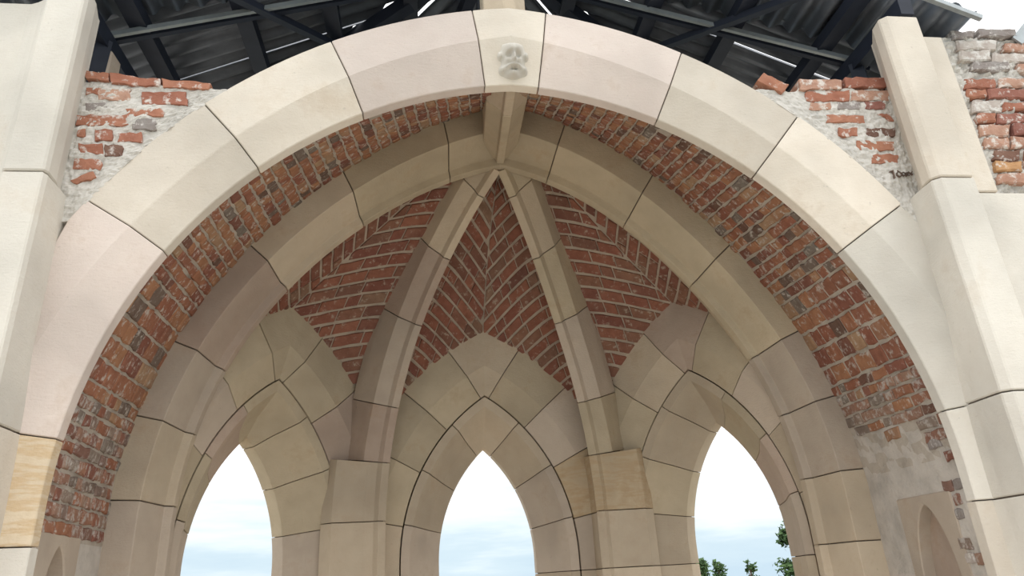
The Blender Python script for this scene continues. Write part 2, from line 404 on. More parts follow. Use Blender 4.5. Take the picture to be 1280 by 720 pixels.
# ------------------------------------------------------------------ brick bay vault between the two arches
LARC = rI*rad(aI)
def bay(p, q, h, sd):
    """p: arc length from the springing, q: 0 front..1 back, h: into the room"""
    def base(p, q):
        f = p/LARC
        if p >= 0:
            s1 = f*aI; x1, z1 = -cI+(rI+.05)*math.cos(rad(s1)), zI+(rI+.05)*math.sin(rad(s1))
            r = r2_+.36; s2 = f*math.degrees(math.acos(c2/r)); x2, z2b = -c2+r*math.cos(rad(s2)), z2+r*math.sin(rad(s2))
        else:
            x1, z1, x2, z2b = rI+.05-cI, zI+p, r2_+.36-c2, z2+p
        w2 = warp((x2*sd, 1.73, z2b)); 
        return Vector((lerp(x1*sd, w2[0], q), lerp(.20, 1.73, q), lerp(z1, w2[2], q)))
    b = base(p, q)
    if h == 0: return b
    e_ = .01
    du = base(p+e_, q)-base(p-e_, q); dq = base(p, q+e_)-base(p, q-e_)
    n = du.cross(dq).normalized()
    if n.dot(Vector((0, 1, 2.4))-b) < 0: n = -n
    return b+n*h
BAYLAB = {-1: ('left half of the brick vault between the front arch and the inner arch', 'left'), 1: ('right half of the brick vault between the front arch and the inner arch', 'right')}
def shell(name, mapf, P, Q, m, parent, thick=.22, rough=.006, hole=None):
    V = []; F = []; nP, nQ = len(P), len(Q)
    for t in (0, 1):
        for p in P:
            for q in Q:
                hh = -thick if t else noise.noise(Vector((p*9, q*9, 3)))*rough-(hole(p, q) if hole else 0)
                V.append(mapf(p, q, hh if hh else 1e-5))
    k = nP*nQ
    for i in range(nP-1):
        for j in range(nQ-1):
            a = i*nQ+j; F += [(a, a+1, a+nQ+1, a+nQ), (k+a, k+a+nQ, k+a+nQ+1, k+a+1)]
    for i in range(nP-1):
        for j in (0, nQ-1): a = i*nQ+j; F.append((a, a+nQ, k+a+nQ, k+a))
    for j in range(nQ-1):
        for i in (0, nP-1): a = i*nQ+j; F.append((a, a+1, k+a+1, k+a))
    return fix(mk(name, V, F, m, parent, 0, False))
def rng(a, b, n): return [lerp(a, b, i/n) for i in range(n+1)]
for sd in (-1, 1):
    bv = empty('bay_vault', (sd*2.2, 1, 2.1), BAYLAB[sd][0], 'vault', 'halves of the brick bay vault')
    mf = lambda p, q, h, sd=sd: bay(p, q, h, sd)
    PB = -.14 if sd < 0 else .12
    shell('mortar_bed', mf, rng(PB, LARC-.02, 60), rng(0, 1, 20), 'mortar', bv, .2, .012)
    p = PB+.02; row = 0
    while p < LARC-.16:
        big = .80 < p < 1.55
        ph = RND.uniform(.150, .172) if big else RND.uniform(.088, .104)
        depth = (bay(p, 1, 0, sd)-bay(p, 0, 0, sd)).length
        hdr = (not big) and RND.random() < .22
        q = -RND.uniform(0, .26)
        while q < depth-.02:
            L = RND.uniform(.13, .17) if hdr else (RND.uniform(.17, .30) if big else RND.choice((RND.uniform(.26, .33), RND.uniform(.24, .30), RND.uniform(.13, .17))))
            a, b = max(q, .0), min(q+L, depth)
            z = bay(p, (a+b)/2/depth, 0, sd)[2]
            keep = b-a > .06
            if sd > 0 and p < .45:
                lim = .22+.24*((a+b)/2/depth)+RND.uniform(-.06, .05); keep = keep and p > lim
            if keep and RND.random() > .006:
                j = .010 if not big else .012
                poly = [(p+j, a+j), (p+ph-j, a+j), (p+ph-j, b-j), (p+j, b-j)]
                dl = [(x+RND.uniform(-.006, .006), (y)/depth) for x, y in poly]
                low = p < .75 and RND.random() < .85
                mm = 'brick_low' if low else 'brick'
                brick(poly, lambda x, y, h, d=depth: bay(x, y/d, h, sd), mm, bv, RND.uniform(.008, .022), .03, .008, .012)
            q += L
        p += ph; row += 1
    # plastered wall below
    wl = empty('wall_left' if sd < 0 else 'wall_right', (sd*3.1, 1, -.28), ('left' if sd < 0 else 'right')+' side wall of the bay, rough lime plaster with a small pointed niche', None, None, 'structure')
    ptop = PB+.0
    shell('plaster', mf, rng(-2.43, ptop+(.34 if sd > 0 else .0), 60), rng(0, 1, 36), 'plaster', wl, .19, .008, lambda p, q, sd=sd: .15 if abs(.2+1.53*q-(.73 if sd < 0 else .86)) < .34 and .65 < zI+p < 1.99 else 0)
    if sd > 0:
        pp = -.62
        while pp < .22:
            a = .0; dp = (bay(pp, 1, 0, sd)-bay(pp, 0, 0, sd)).length
            while a < .26:
                L = RND.uniform(.12, .2)
                if RND.random() < .55:
                    brick([(pp+.012, a+.01), (pp+.085, a+.01), (pp+.085, a+L-.01), (pp+.012, a+L-.01)], lambda x, y, h, d=dp: bay(x, y/d, h, sd), RND.choice(('l', 'g', 'brick_low', 'brick_low')), wl, RND.uniform(.008, .018), .03, .009, .01, .05)
                a += L
            pp += .1
    # niche slab
    nc = empty('wall_niche', (sd*3.05, .7, -.1), ('shallow pointed stone niche in the left wall under the bricks' if sd < 0 else 'shallow pointed stone niche in the right wall under the bricks'), 'niche', 'niches in the bay walls')
    yc = .73 if sd < 0 else .86; ap = 1.985; hw = .265; hh = .62; zb = .75
    def nm(y, z, h, sd=sd): return bay(z-zI, (y-.2)/1.53, h, sd)
    inner = [(yc-hw, zb)]
    for k in range(0, 11):
        t = k/10; inner.append((yc-hw+hw*(1-math.cos(t*math.pi/2*.86))/(1-math.cos(math.pi/2*.86)), ap-hh+hh*math.sin(t*math.pi/2*.86)/math.sin(math.pi/2*.86)))
    inner += [(2*yc-y, z) for y, z in inner[-2::-1]]
    y0, y1, zt, z0 = yc-.40, yc+.40, ap+.07, zb-.15
    outer = []
    m0 = (yc, 1.35)
    for y, z in inner:
        dx, dz = y-m0[0], z-m0[1]; k = min((abs((y1-m0[0])/dx) if abs(dx) > 1e-6 else 1e9), ((zt-m0[1])/dz if dz > 0 else ((z0-m0[1])/dz if dz < 0 else 1e9))); outer.append((m0[0]+dx*k, m0[1]+dz*k))
    for cy_, cz_ in ((y0, zt), (y1, zt), (y0, z0), (y1, z0)):
        kk = min(range(len(outer)), key=lambda q: math.dist(outer[q], (cy_, cz_))); outer[kk] = (cy_, cz_)
    n = len(inner); V = []
    for loop, h in ((outer, -.1), (outer, .012), (inner, .012), (inner, -.11)): V += [nm(y, z, h) for y, z in loop]
    F = []
    for l in range(3):
        for j in range(n): k = (j+1) % n; F.append((l*n+j, l*n+k, (l+1)*n+k, (l+1)*n+j))
    fix(mk('niche_frame', V, F, 'ash', nc, .01))
    V = [nm(y, z, -.085) for y, z in inner]+[nm(yc, 1.3, -.085)]
    mk('niche_back', V, [(j, (j+1) % n, n) for j in range(n)], 'rose', nc)

# ------------------------------------------------------------------ apse windows (two orders of stones each)
w_, cw, zw, rw = .5891, 1.2387, 1.8779, 1.8278
u_ = Vector((1.6961, -1.9736)).normalized(); nrm = Vector((-u_.y, u_.x)); oc = Vector((2.05375, 2.5838))+u_*-.2738
FR = {0: (Vector((0, 3.5706)), Vector((1, 0)), Vector((0, 1)), 1.396), -1: (Vector((-oc.x, oc.y)), Vector((-u_.x, u_.y)), Vector((-nrm.x, nrm.y)), 1.219), 1: (oc, u_, nrm, 1.219)}
OUTP = [(1.1562, .416), (.745, .418), (.45, .555), (.45, 1.02), (1.1562, 1.02)]
INP = [(.435, .562), (.335, .585), (.16, .87), (.1164, .92), (.02, 1.02), (.0, 1.04), (.0, 1.22), (.435, 1.22)]
def win_section(fr, s, side, prof, apex=None, ins=0):
    o, u, n, wl = FR[fr]; out = []
    for dr, off in prof:
        r = rw+dr
        sl = s if apex is None else lerp(s, math.degrees(math.acos(cw/r)), apex)
        if sl >= 0:
            r_ = min(r, (wl+.02+cw)/max(.05, math.cos(rad(sl)))) if dr > .4 else r
            x, z = -cw+r_*math.cos(rad(sl)), zw+r_*math.sin(rad(sl))
        else: x, z = min(r-cw, wl+.02), zw+rad(sl)*rw*1.15
        P = o+u*(x*side)+n*off
        out.append((P.x, P.y, z))
    return out
WLAB = {0: 'middle pointed window opening straight ahead in the apse', -1: 'left pointed window opening in the apse, next to the left arch leg', 1: 'right pointed window opening in the apse, trees showing at its foot'}
WN = {-1: 'window_1', 0: 'window_2', 1: 'window_3'}
lowz = [(z-zw)/(rw*1.15)*180/math.pi for z in (1.7, 1.1, .45, -.28)]
OMAT = {0: ({-1: ['olive', 'olive', 'olive', 'tan', 'tan', 'ash', 'tan', 'tan'], 1: ['olive', 'ash', 'ochre', 'ash', 'tan', 'tan', 'tan', 'tan']}, 'tan', {-1: ['tan', 'tan', 'ash', 'tan', 'tan', 'tan'], 1: ['tan', 'ash', 'ash', 'tan', 'tan', 'tan']}, 'tan'),
        -1: ({-1: ['olive', 'rose', 'ash', 'tan', 'tan', 'ash', 'tan', 'tan'], 1: ['olive', 'ash', 'olive', 'tan', 'tan', 'ash', 'tan', 'tan']}, 'olive', {-1: ['olive', 'olive', 'ash', 'tan', 'tan', 'tan'], 1: ['rose', 'olive', 'ash', 'tan', 'tan', 'tan']}, 'olive'),
        1: ({-1: ['tan', 'olive', 'ochre', 'tan', 'tan', 'ash', 'tan', 'tan'], 1: ['olive', 'ash', 'tan', 'tan', 'tan', 'ash', 'tan', 'tan']}, 'rose', {-1: ['tan', 'olive', 'tan', 'tan', 'tan', 'tan'], 1: ['olive', 'rose', 'ash', 'tan', 'tan', 'tan']}, 'tan')}
for fr in (-1, 0, 1):
    o = FR[fr][0]; wn = empty(WN[fr], (o.x, o.y+.8, -.28), WLAB[fr], None, None, 'structure')
    om, ok, im, ik = OMAT[fr]
    for prof, js, mats, km, g, nm_ in ((OUTP, [55.5, 41, 26, 10]+lowz, om, ok, .10, 'outer_arch_stone'), (INP, [43.3, 27, 10.6]+lowz, im, ik, .11, 'inner_arch_stone')):
        for side in (-1, 1):
            for i in range(len(js)-1):
                n = 7; a, b = js[i]-g, js[i+1]+g
                d = RND.uniform(-.005, .007)
                pf = [(dr, off+d) for dr, off in prof]
                ss = sorted(set([lerp(a, b, k/n) for k in range(n+1)]+([0.0] if a > 0 > b else [])), reverse=True)
                solid(nm_, [win_section(fr, s, side, pf) for s in ss], mats[side][i], wn, .004)
        secs = [win_section(fr, js[0]+g, -1, prof, k/6) for k in range(7)]+[win_section(fr, js[0]+g, 1, prof, k/6) for k in range(5, -1, -1)]
        solid(nm_, secs, km, wn, .004)
        cp = [(1.14, .45), (.76, .45), (.47, .59), (.47, 1.0), (1.14, 1.0)] if prof is OUTP else [(.43, .60), (.34, .62), (.19, .88), (.145, .94), (.04, 1.05), (.03, 1.2), (.43, 1.2)]
        top = js[0]+1
        for side in (-1, 1):
            secs = [win_section(fr, lerp(lowz[-1], top, k/40), side, cp) for k in range(41)]
            solid('joint_bed', secs, 'joint', wn, 0)
# rough rubble backing outside the window walls (closes the corners of the apse)
Kc = Vector((1.396, 3.987)); K2 = Vector((2.985, 2.138))
for sd in (-1, 1):
    pr = empty('corner_pier', (sd*1.8, 4.5, -.28), ('stone pier between the left and middle windows, behind its rib' if sd < 0 else 'stone pier between the middle and right windows, behind its rib'), 'pier', 'corner piers of the apse')
    k0 = Kc; a = k0+Vector((-.04, .10)); b = k0+u_*.04+nrm*.10
    pts = [a, b, b+nrm*.62, k0+Vector((.35, .85)), a+Vector((0, .62))]
    prism('pier_stone', [(sd*p.x, p.y) for p in pts], -.28, 3.0, 'tan', pr, .01)
    prism('pier_stone', [(sd*p.x, p.y) for p in pts], 3.01, 4.6, 'ash', pr, .01)

# ------------------------------------------------------------------ apse vault webs: swallow-tail brickwork
B0 = Vector((.02, D1+.06)); ZB = 6.06
def zE(u): r = rw+1.1562; return zw+math.sqrt(max(.01, r*r-(abs(u)+cw)**2))
def z_rib(r): return ZS3+math.sqrt(max(.35, (RR_+.22+.45*r*r)**2-(2.35*r-RC)**2))
def z_trans(x): return z2+math.sqrt(max(.35, (r2_+.42)**2-(x+c2)**2))
def make_half(Mp, Kp, hw, edge):
    """half web between the ridge (B0-Mp) and an edge (B0-Kp)"""
    eA, eB = Mp-B0, Kp-B0; det = eA.x*eB.y-eA.y*eB.x; LK = eB.length
    zc = zE(hw); zM = zE(0)
    e0 = edge(0); e1 = edge(1)
    def zed(r): return edge(r)+(ZB-e0)*(1-r)**2+(zc-e1)*r**2
    def F0(x, y):
        dx, dy = x-B0.x, y-B0.y
        a = (dx*eB.y-dy*eB.x)/det; b = (eA.x*dy-eA.y*dx)/det
        r = max(1e-4, a+b); s = max(0, min(1.15, b/r))
        g = (zM-zE(s*hw))/(zM-zc)
        zr = ZB-(ZB-zM)*min(r, 1.1)**1.25; ze = zed(min(r, 1.1))
        return zr-(zr-ze)*g
    def mp_(x, y, h):
        z = F0(x, y)
        if h:
            d = .01; gx = (F0(x+d, y)-F0(x-d, y))/(2*d); gy = (F0(x, y+d)-F0(x, y-d))/(2*d)
            n = Vector((-gx, -gy, 1)); n.normalize(); x, y, z = x-n.x*h, y-n.y*h, z-n.z*h
        dx, dy = x-B0.x, y-B0.y; r = (dx*eB.y-dy*eB.x+eA.x*dy-eA.y*dx)/det
        return Vector(warp((x, y, z), max(0, min(1, 1.15-r))))
    return mp_, F0, eA, eB, det
def web(label, halves):
    wb = empty('vault_web', (halves[0][0].x*.6, halves[0][0].y*.6+1, 4.2), label, 'vault', 'brick webs of the apse vault')
    for Mp, Kp, hw, edge, tilt in halves:
        mp_, F0, eA, eB, det = make_half(Mp, Kp, hw, edge)
        def sm(r, s, h): P = B0+(Mp.lerp(Kp, s)-B0)*r; return mp_(P.x, P.y, h)
        shell('mortar_bed', sm, rng(.02, 1.05, 36), rng(0, 1, 18), 'mortar_web', wb, .2, .008)
        d = eB.normalized(); e = Vector((-d.y, d.x))
        if e.dot(eA) < 0: e = -e
        e = (e+d*tilt).normalized()
        tri = []
        def halfplane(p, q, inside, ins):
            t = (q-p).normalized(); n = Vector((t.y, -t.x))
            if n.dot(inside-p) > 0: n = -n
            return n.x, n.y, n.dot(p)-ins
        cen = (B0+Mp+Kp)/3
        HP = [halfplane(B0, Mp, cen, .010), halfplane(B0, Kp, cen, .10), halfplane(Mp, Kp, cen, -.03)]
        # walk down the edge in equal arc steps
        h = -1.0; hs = [h]; LK = eB.length
        while h < LK+.02:
            P = B0+d*max(h, .02)+e*.25
            P2 = P+d*.02
            sl = (mp_(P2.x, P2.y, 0)-mp_(P.x, P.y, 0)).length/.02
            if h < 0: sl = 1.15
            h += .150*math.hypot(1, tilt)/max(1, sl); hs.append(h)
        off = 0
        for k in range(len(hs)-1):
            h0, h1 = hs[k]+.004, hs[k+1]-.004
            j = .008
            wv = -RND.uniform(.0, .3)
            while wv < 2.2:
                P = B0+d*(h0+h1)/2+e*(wv+.15); P2 = P+e*.05
                try: sl = (mp_(P2.x, P2.y, 0)-mp_(P.x, P.y, 0)).length/.05
                except Exception: sl = 1
                L = RND.choice((.33, .35, .31, .30, .16))/max(1, min(sl, 3))
                sc = (h1-h0)*.08
                poly = [tuple(B0+d*a+e*b) for a, b in ((h0+sc, wv+j), (h1-sc, wv+j), (h1-sc, wv+L-j), (h0+sc, wv+L-j))]
                for q in HP:
                    poly = clip(poly, *q)
                    if len(poly) < 3: break
                wv += L
                if len(poly) >= 3 and area(poly) > .0016:
                    # drop needle-like slivers
                    per = sum(math.dist(poly[i], poly[(i+1) % len(poly)]) for i in range(len(poly)))
                    if area(poly)/per**2 < .012: continue
                    brick(poly, mp_, 'brick_web', wb, RND.uniform(.012, .022), .03, .003, .008, .12)
Mc = Vector((0, 3.987)); Ms = oc+nrm*.416
flip = lambda v: Vector((-v.x, v.y))
ribdir = Vector((1.2057, 1.4166)).normalized()
erib = lambda r: z_rib(r)
etr = lambda r: z_trans(r*2.985)
web('middle brick web of the apse vault, above the middle window', [(Mc, Kc, 1.396, erib, .20), (Mc, flip(Kc), 1.396, erib, .20)])
web('left brick web of the apse vault, above the left window', [(flip(Ms), flip(Kc), 1.219, erib, .55), (flip(Ms), flip(K2), 1.219, etr, .1)])
web('right brick web of the apse vault, above the right window', [(Ms, Kc, 1.219, erib, .55), (Ms, K2, 1.219, etr, .1)])

# ------------------------------------------------------------------ front wall: spandrels, pilasters, broken wall to the right
SP_L = [([(-3.202,5.269),(-3.03,5.248),(-3.029,5.18),(-3.19,5.197)],'o'),([(-3.021,5.249),(-2.66,5.205),(-2.662,5.142),(-3.011,5.161)],'o'),([(-2.655,5.208),(-2.292,5.184),(-2.311,5.124),(-2.636,5.14)],'o'),([(-3.168,5.123),(-3.088,5.126),(-3.079,5.068),(-3.158,5.066)],'o'),([(-3.088,5.121),(-2.866,5.128),(-2.851,5.024),(-3.071,5.018)],'p'),([(-2.787,5.098),(-2.468,5.108),(-2.455,4.995),(-2.771,4.986)],'o'),([(-3.158,4.992),(-3.006,4.996),(-2.994,4.917),(-3.145,4.914)],'g'),([(-2.864,4.947),(-2.612,4.954),(-2.603,4.885),(-2.854,4.879)],'o'),([(-3.2,4.881),(-2.844,4.89),(-2.83,4.797),(-3.184,4.789)],'o'),([(-2.821,4.859),(-2.65,4.863),(-2.637,4.77),(-2.807,4.767)],'g'),([(-3.167,4.759),(-3.113,4.76),(-3.102,4.695),(-3.156,4.694)],'o'),([(-3.06,4.761),(-2.94,4.764),(-2.926,4.673),(-3.045,4.671)],'o'),([(-2.887,4.734),(-2.737,4.738),(-2.726,4.662),(-2.876,4.659)],'o'),([(-3.14,4.639),(-2.978,4.642),(-2.965,4.56),(-3.126,4.557)],'o'),([(-2.971,4.627),(-2.845,4.629),(-2.831,4.537),(-2.957,4.535)],'d'),([(-3.153,4.51),(-2.972,4.513),(-2.958,4.428),(-3.139,4.426)],'o'),([(-3.141,4.339),(-3.014,4.413),(-2.989,4.367),(-3.099,4.297)],'o')]
SP_R = [([(2.11,5.426),(2.323,5.315),(2.243,5.228),(2.049,5.346)],'o'),([(2.426,5.372),(2.797,5.384),(2.771,5.281),(2.403,5.269)],'p'),([(2.841,5.408),(3.215,5.42),(3.186,5.318),(2.815,5.306)],'o'),([(2.464,5.266),(2.85,5.278),(2.822,5.17),(2.44,5.159)],'o'),([(2.873,5.287),(3.216,5.297),(3.186,5.191),(2.846,5.182)],'p'),([(2.464,5.144),(2.658,5.149),(2.64,5.078),(2.447,5.073)],'p'),([(2.715,5.156),(2.918,5.161),(2.899,5.088),(2.697,5.083)],'g'),([(2.972,5.179),(3.156,5.184),(3.134,5.104),(2.95,5.099)],'r'),([(2.586,5.022),(2.925,5.031),(2.905,4.952),(2.567,4.944)],'o'),([(3.034,5.046),(3.153,5.049),(3.181,4.974),(3.127,4.981)],'o'),([(2.671,4.896),(2.822,4.899),(2.801,4.82),(2.651,4.817)],'o'),([(2.905,4.901),(3.162,4.907),(3.139,4.826),(2.884,4.821)],'d'),([(2.789,4.774),(3.119,4.78),(3.093,4.689),(2.766,4.683)],'o'),([(2.892,4.648),(3.124,4.652),(3.098,4.563),(2.868,4.559)],'o')]
NAVE = [([(4.004,5.969),(4.242,5.98),(4.212,5.89),(3.976,5.88)],'g'),([(4.275,5.987),(4.652,6.004),(4.617,5.907),(4.243,5.891)],'g'),([(4.017,5.853),(4.412,5.869),(4.375,5.763),(3.983,5.747)],'l'),([(4.481,5.849),(4.714,5.858),(4.679,5.763),(4.447,5.754)],'p'),([(4.004,5.736),(4.32,5.749),(4.282,5.638),(3.968,5.627)],'l'),([(4.324,5.726),(4.67,5.739),(4.632,5.637),(4.289,5.625)],'l'),([(4.083,5.603),(4.448,5.616),(4.416,5.524),(4.053,5.512)],'g'),([(4.531,5.602),(4.646,5.606),(4.615,5.523),(4.501,5.519)],'p'),([(3.955,5.436),(4.264,5.447),(4.226,5.338),(3.919,5.328)],'o'),([(4.277,5.447),(4.59,5.457),(4.552,5.353),(4.241,5.344)],'p'),([(3.939,5.315),(4.128,5.321),(4.097,5.23),(3.909,5.225)],'o'),([(4.142,5.327),(4.547,5.339),(4.505,5.229),(4.104,5.217)],'r'),([(3.952,5.208),(4.237,5.216),(4.191,5.086),(3.909,5.079)],'l'),([(4.241,5.194),(4.495,5.201),(4.46,5.106),(4.208,5.1)],'o'),([(3.952,5.067),(4.133,5.071),(4.101,4.978),(3.921,4.974)],'o'),([(4.15,5.072),(4.45,5.079),(4.41,4.972),(4.113,4.966)],'r'),([(3.936,4.949),(4.224,4.955),(4.181,4.838),(3.897,4.832)],'p'),([(4.248,4.956),(4.405,4.959),(4.363,4.846),(4.207,4.843)],'r'),([(3.939,4.82),(4.165,4.824),(4.128,4.722),(3.905,4.718)],'p'),([(4.179,4.83),(4.358,4.833),(4.318,4.725),(4.14,4.722)],'p'),([(3.971,4.707),(4.23,4.711),(4.189,4.597),(3.931,4.594)],'d'),([(3.949,4.576),(4.182,4.58),(4.149,4.488),(3.917,4.485)],'y'),([(3.935,4.471),(4.178,4.474),(4.142,4.376),(3.901,4.374)],'p')]
fmap = lambda x, z, h: Vector((x, .012-h, z))
def xFO(z):
    t = rO*rO-(z-zO)**2; return -cO+math.sqrt(max(0, t))
def mortar_wall(name, xs0, xs1, z0, z1, parent, m, top=None, nz=72, nx=60, amp=.016, y0=.004, y1=.45):
    """front face a rough grid between x=xs0(z) and x=xs1(z), closed box behind"""
    V = []; F = []
    for t in (0, 1):
        for i in range(nz+1):
            for j in range(nx+1):
                z = lerp(z0, z1, i/nz); x = lerp(xs0(z), xs1(z), j/nx)
                if top and i == nz: z += top(x)
                y = y1 if t else y0+amp*noise.noise(Vector((x*6, z*8, 1.7)))+amp*.9*noise.noise(Vector((x*21, z*27, 4.1)))+amp*.6*noise.noise(Vector((x*47, z*51, 7.1)))
                V.append((x, y, z))
    k = (nz+1)*(nx+1); w1 = nx+1
    for i in range(nz):
        for j in range(nx): a = i*w1+j; F += [(a, a+1, a+w1+1, a+w1), (k+a, k+a+w1, k+a+w1+1, k+a+1)]
    for i in range(nz):
        for j in (0, nx): a = i*w1+j; F.append((a, a+w1, k+a+w1, k+a))
    for j in range(nx):
        for i in (0, nz): a = i*w1+j; F.append((a, a+1, k+a+1, k+a))
    return fix(mk(name, V, F, m, parent))
wf = empty('wall_front', (0, .2, 4.0), 'broken brick spandrel walls with thick mortar above the front arch', None, None, 'structure')
mortar_wall('mortar_bed', lambda z: -3.28, lambda z: -min(3.2, xFO(min(z, 5.2))-.02), 4.02, 5.16, wf, 'mortar_out', lambda x: (x+2.7)*-.06+.02*noise.noise(Vector((x*8, 0, 0))))
mortar_wall('mortar_bed', lambda z: min(3.2, xFO(min(z, 5.4))-.02), lambda z: 3.28, 4.02, 5.27, wf, 'mortar_out', lambda x: .03*noise.noise(Vector((x*8, 0, 0)))+(.03 if x > 2.4 else 0))
for lst in (SP_L, SP_R):
    for i, (poly, k) in enumerate(lst):
        topb = i < 3
        brick(poly, fmap, k, wf, .03 if topb else RND.uniform(.013, .020), .2 if topb else .08, .009, .005, .036)
# scratched characters on the mortar patch
def stroke(pts):
    V = []; F = []
    for a, b in zip(pts[:-1], pts[1:]):
        a, b = Vector((a[0], a[1])), Vector((b[0], b[1])); d = (b-a).normalized(); n = Vector((-d.y, d.x))*.003; a = a-d*.003; b = b+d*.003
        k = len(V)
        for y in (-.013, .03):
            for q in (a-n, b-n, b+n, a+n): V.append((q.x, y, q.y))
        F += [(k+3, k+2, k+1, k), (k+4, k+5, k+6, k+7)]+[(k+i, k+(i+1) % 4, k+4+(i+1) % 4, k+4+i) for i in range(4)]
    return V, F
ox, oz = 3.0, 4.43
def ell(cx, cz, a, b, n=9): return [(ox+cx+a*math.cos(i/n*6.283), oz+cz+b*math.sin(i/n*6.283)) for i in range(n+1)]
chars = [[(ox-.004, oz+.052), (ox+.022, oz+.062), (ox+.022, oz-.005)], ell(.068, .028, .020, .022)+[(ox+.068, oz+.05), (ox+.064, oz+.062)],
         ell(.105, .030, .013, .015)+ell(.130, .028, .012, .013), [(ox+.152, oz+.05), (ox+.182, oz+.025)], [(ox+.155, oz+.02), (ox+.185, oz+.052)]]
V = []; F = []
for c in chars:
    v, f = stroke(c); k = len(V); V += v; F += [tuple(i+k for i in q) for q in f]
sm_ = mk('scratched_mark', V, F, 'scratch', wf); sm_['label'] = 'faint scratched characters on mortar'

# pilasters
def hollow(x0, y0, x1, y1, n=5): return [(lerp(x0, x1, k/n)-(x1-x0)*.10*math.sin(math.pi*k/n), lerp(y0, y1, k/n)+abs(y1-y0)*.16*math.sin(math.pi*k/n)) for k in range(n+1)]
PR = [(3.10, .42), (3.10, 0), (3.095, -.06), (3.09, -.27), (3.145, -.32), (3.41, -.32)]+hollow(3.41, -.32, 3.62, -.1)[1:]+[(3.80, -.1), (3.80, .42)]
PRT = [(3.215, .04), (3.205, 0), (3.105, -.16), (3.09, -.27)]+PR[4:-1]+[(3.80, .04)]
PRW = PR[:-2]+[(4.9, -.1), (4.9, .42)]
PL = [(3.15, .42), (3.15, 0), (3.145, -.06), (3.14, -.27), (3.155, -.31), (3.40, -.31)]+hollow(3.40, -.31, 3.62, -.12)[1:]+[(4.3, -.12), (4.3, .42)]
PLT = [(3.20, .04), (3.195, 0), (3.15, -.15), (3.14, -.27)]+PL[4:-1]+[(4.3, .04)]
def below(pl): return [(min(x, 3.13) if abs(x) < 3.16 and y >= -.1 else x, y) for x, y in pl]
for sd, poly, wide, lev, ml, lab in ((1, PR, PRW, [5.82, 4.245, 2.60, 1.95, 1.2, .45, -.28], ['cream', 'pale', 'pale', 'pale', 'cream', 'tan'], 'tall chamfered stone pilaster right of the front arch with a broken top'),
                                    (-1, PL, PL, [5.80, 4.22, 2.60, 1.95, 1.2, .45, -.28], ['pale', 'pale', 'cream', 'cream', 'cream', 'tan'], 'tall chamfered stone pilaster left of the front arch, cut by the frame')):
    pi = empty('pilaster', (sd*3.4, -.1, -.28), lab, 'pilaster', 'pilasters flanking the front arch')
    for i in range(len(lev)-1):
        pl = (PRT if sd > 0 else PLT) if i == 0 else wide
        pl = [(sd*x, y) for x, y in pl]
        z1, z0 = lev[i]-.006, lev[i+1]+.006
        if i == 0: prism('shaft_stone', pl, z0, z1, ml[i], pi, .010)
        else: prism('shaft_stone', pl, z0, z1, ml[i], pi, .008)
    cpl = [(sd*lerp(x, 3.5, .05), y*.85+.03) for x, y in poly]
    prism('joint_bed', cpl, -.28, 4.2, 'joint', pi, 0)
# stub of the old wall behind the spandrel
st = empty('wall_stub', (-3.05, .7, 5.1), 'grey stone stub standing behind the left spandrel bricks', 'stub')
prism('stub_stone', [(-3.66, .45), (-3.22, .5), (-3.2, .75), (-3.64, .8)], 5.0, 5.55, 'ash', st, .05)
prism('stub_stone', [(-3.64, .46), (-3.33, .5), (-3.32, .75), (-3.6, .8)], 5.56, 5.98, 'ash', st, .05)
st = empty('wall_stub', (3.05, .7, 5.1), 'grey stone stub standing behind the right spandrel bricks', 'stub')
prism('stub_stone', [(2.98, .5), (3.3, .45), (3.3, .8), (3.0, .8)], 5.0, 5.52, 'ash', st, .05)
# broken brick wall to the right of the pilaster
nw = empty('wall_right_nave', (4.4, .2, 4.2), 'weathered broken brick wall right of the pilaster, open to the sky', None, None, 'structure')
mortar_wall('mortar_bed', lambda z: 3.79, lambda z: 5.6, 4.2, 5.90, nw, 'mortar_out', lambda x: .03*noise.noise(Vector((x*6, 2, 0)))-max(0, x-4.7)*.1, 70, 80, .04, .012, .5)
for poly, k in NAVE: brick(poly, lambda x, z, h: Vector((x, .005-h, z)), k, nw, RND.uniform(.02, .045), .12, .012, .016, .06)
z = 4.37
rows = sorted(set(round(sum(q[1] for q in p)/4, 1) for p, _ in NAVE))
for zc in (4.42, 4.535, 4.655, 4.775, 4.895, 5.02, 5.15, 5.275, 5.40, 5.56, 5.69, 5.80):
    x = max([max(q[0] for q in p) for p, _ in NAVE if abs(sum(q[1] for q in p)/4-zc) < .07] or [4.2])+.03
    while x < 5.5:
        L = RND.uniform(.2, .36)
        brick([(x, zc+.048), (x+L, zc+.048), (x+L, zc-.048), (x, zc-.048)], lambda a, b, h: Vector((a, .005-h, b)), RND.choice('oprplgd'), nw, RND.uniform(.015, .04), .1, .012, .016, .08)
        x += L+.03
# sheet-metal verge on top of the wall, far right
fx = empty('metal_flashing', (4.9, .2, 5.9), 'folded grey metal flashing on top of the broken wall at far right', 'flashing')
beam('flashing_sheet', (4.60, -.03, 5.86), (5.5, -.03, 6.75), .02, .10, 'galv', fx)
solid('flashing_panel', [[(4.64, y, 5.83), (5.5, y, 6.68), (5.5, y, 5.83)] for y in (.02, .06)], 'galv', fx, 0)

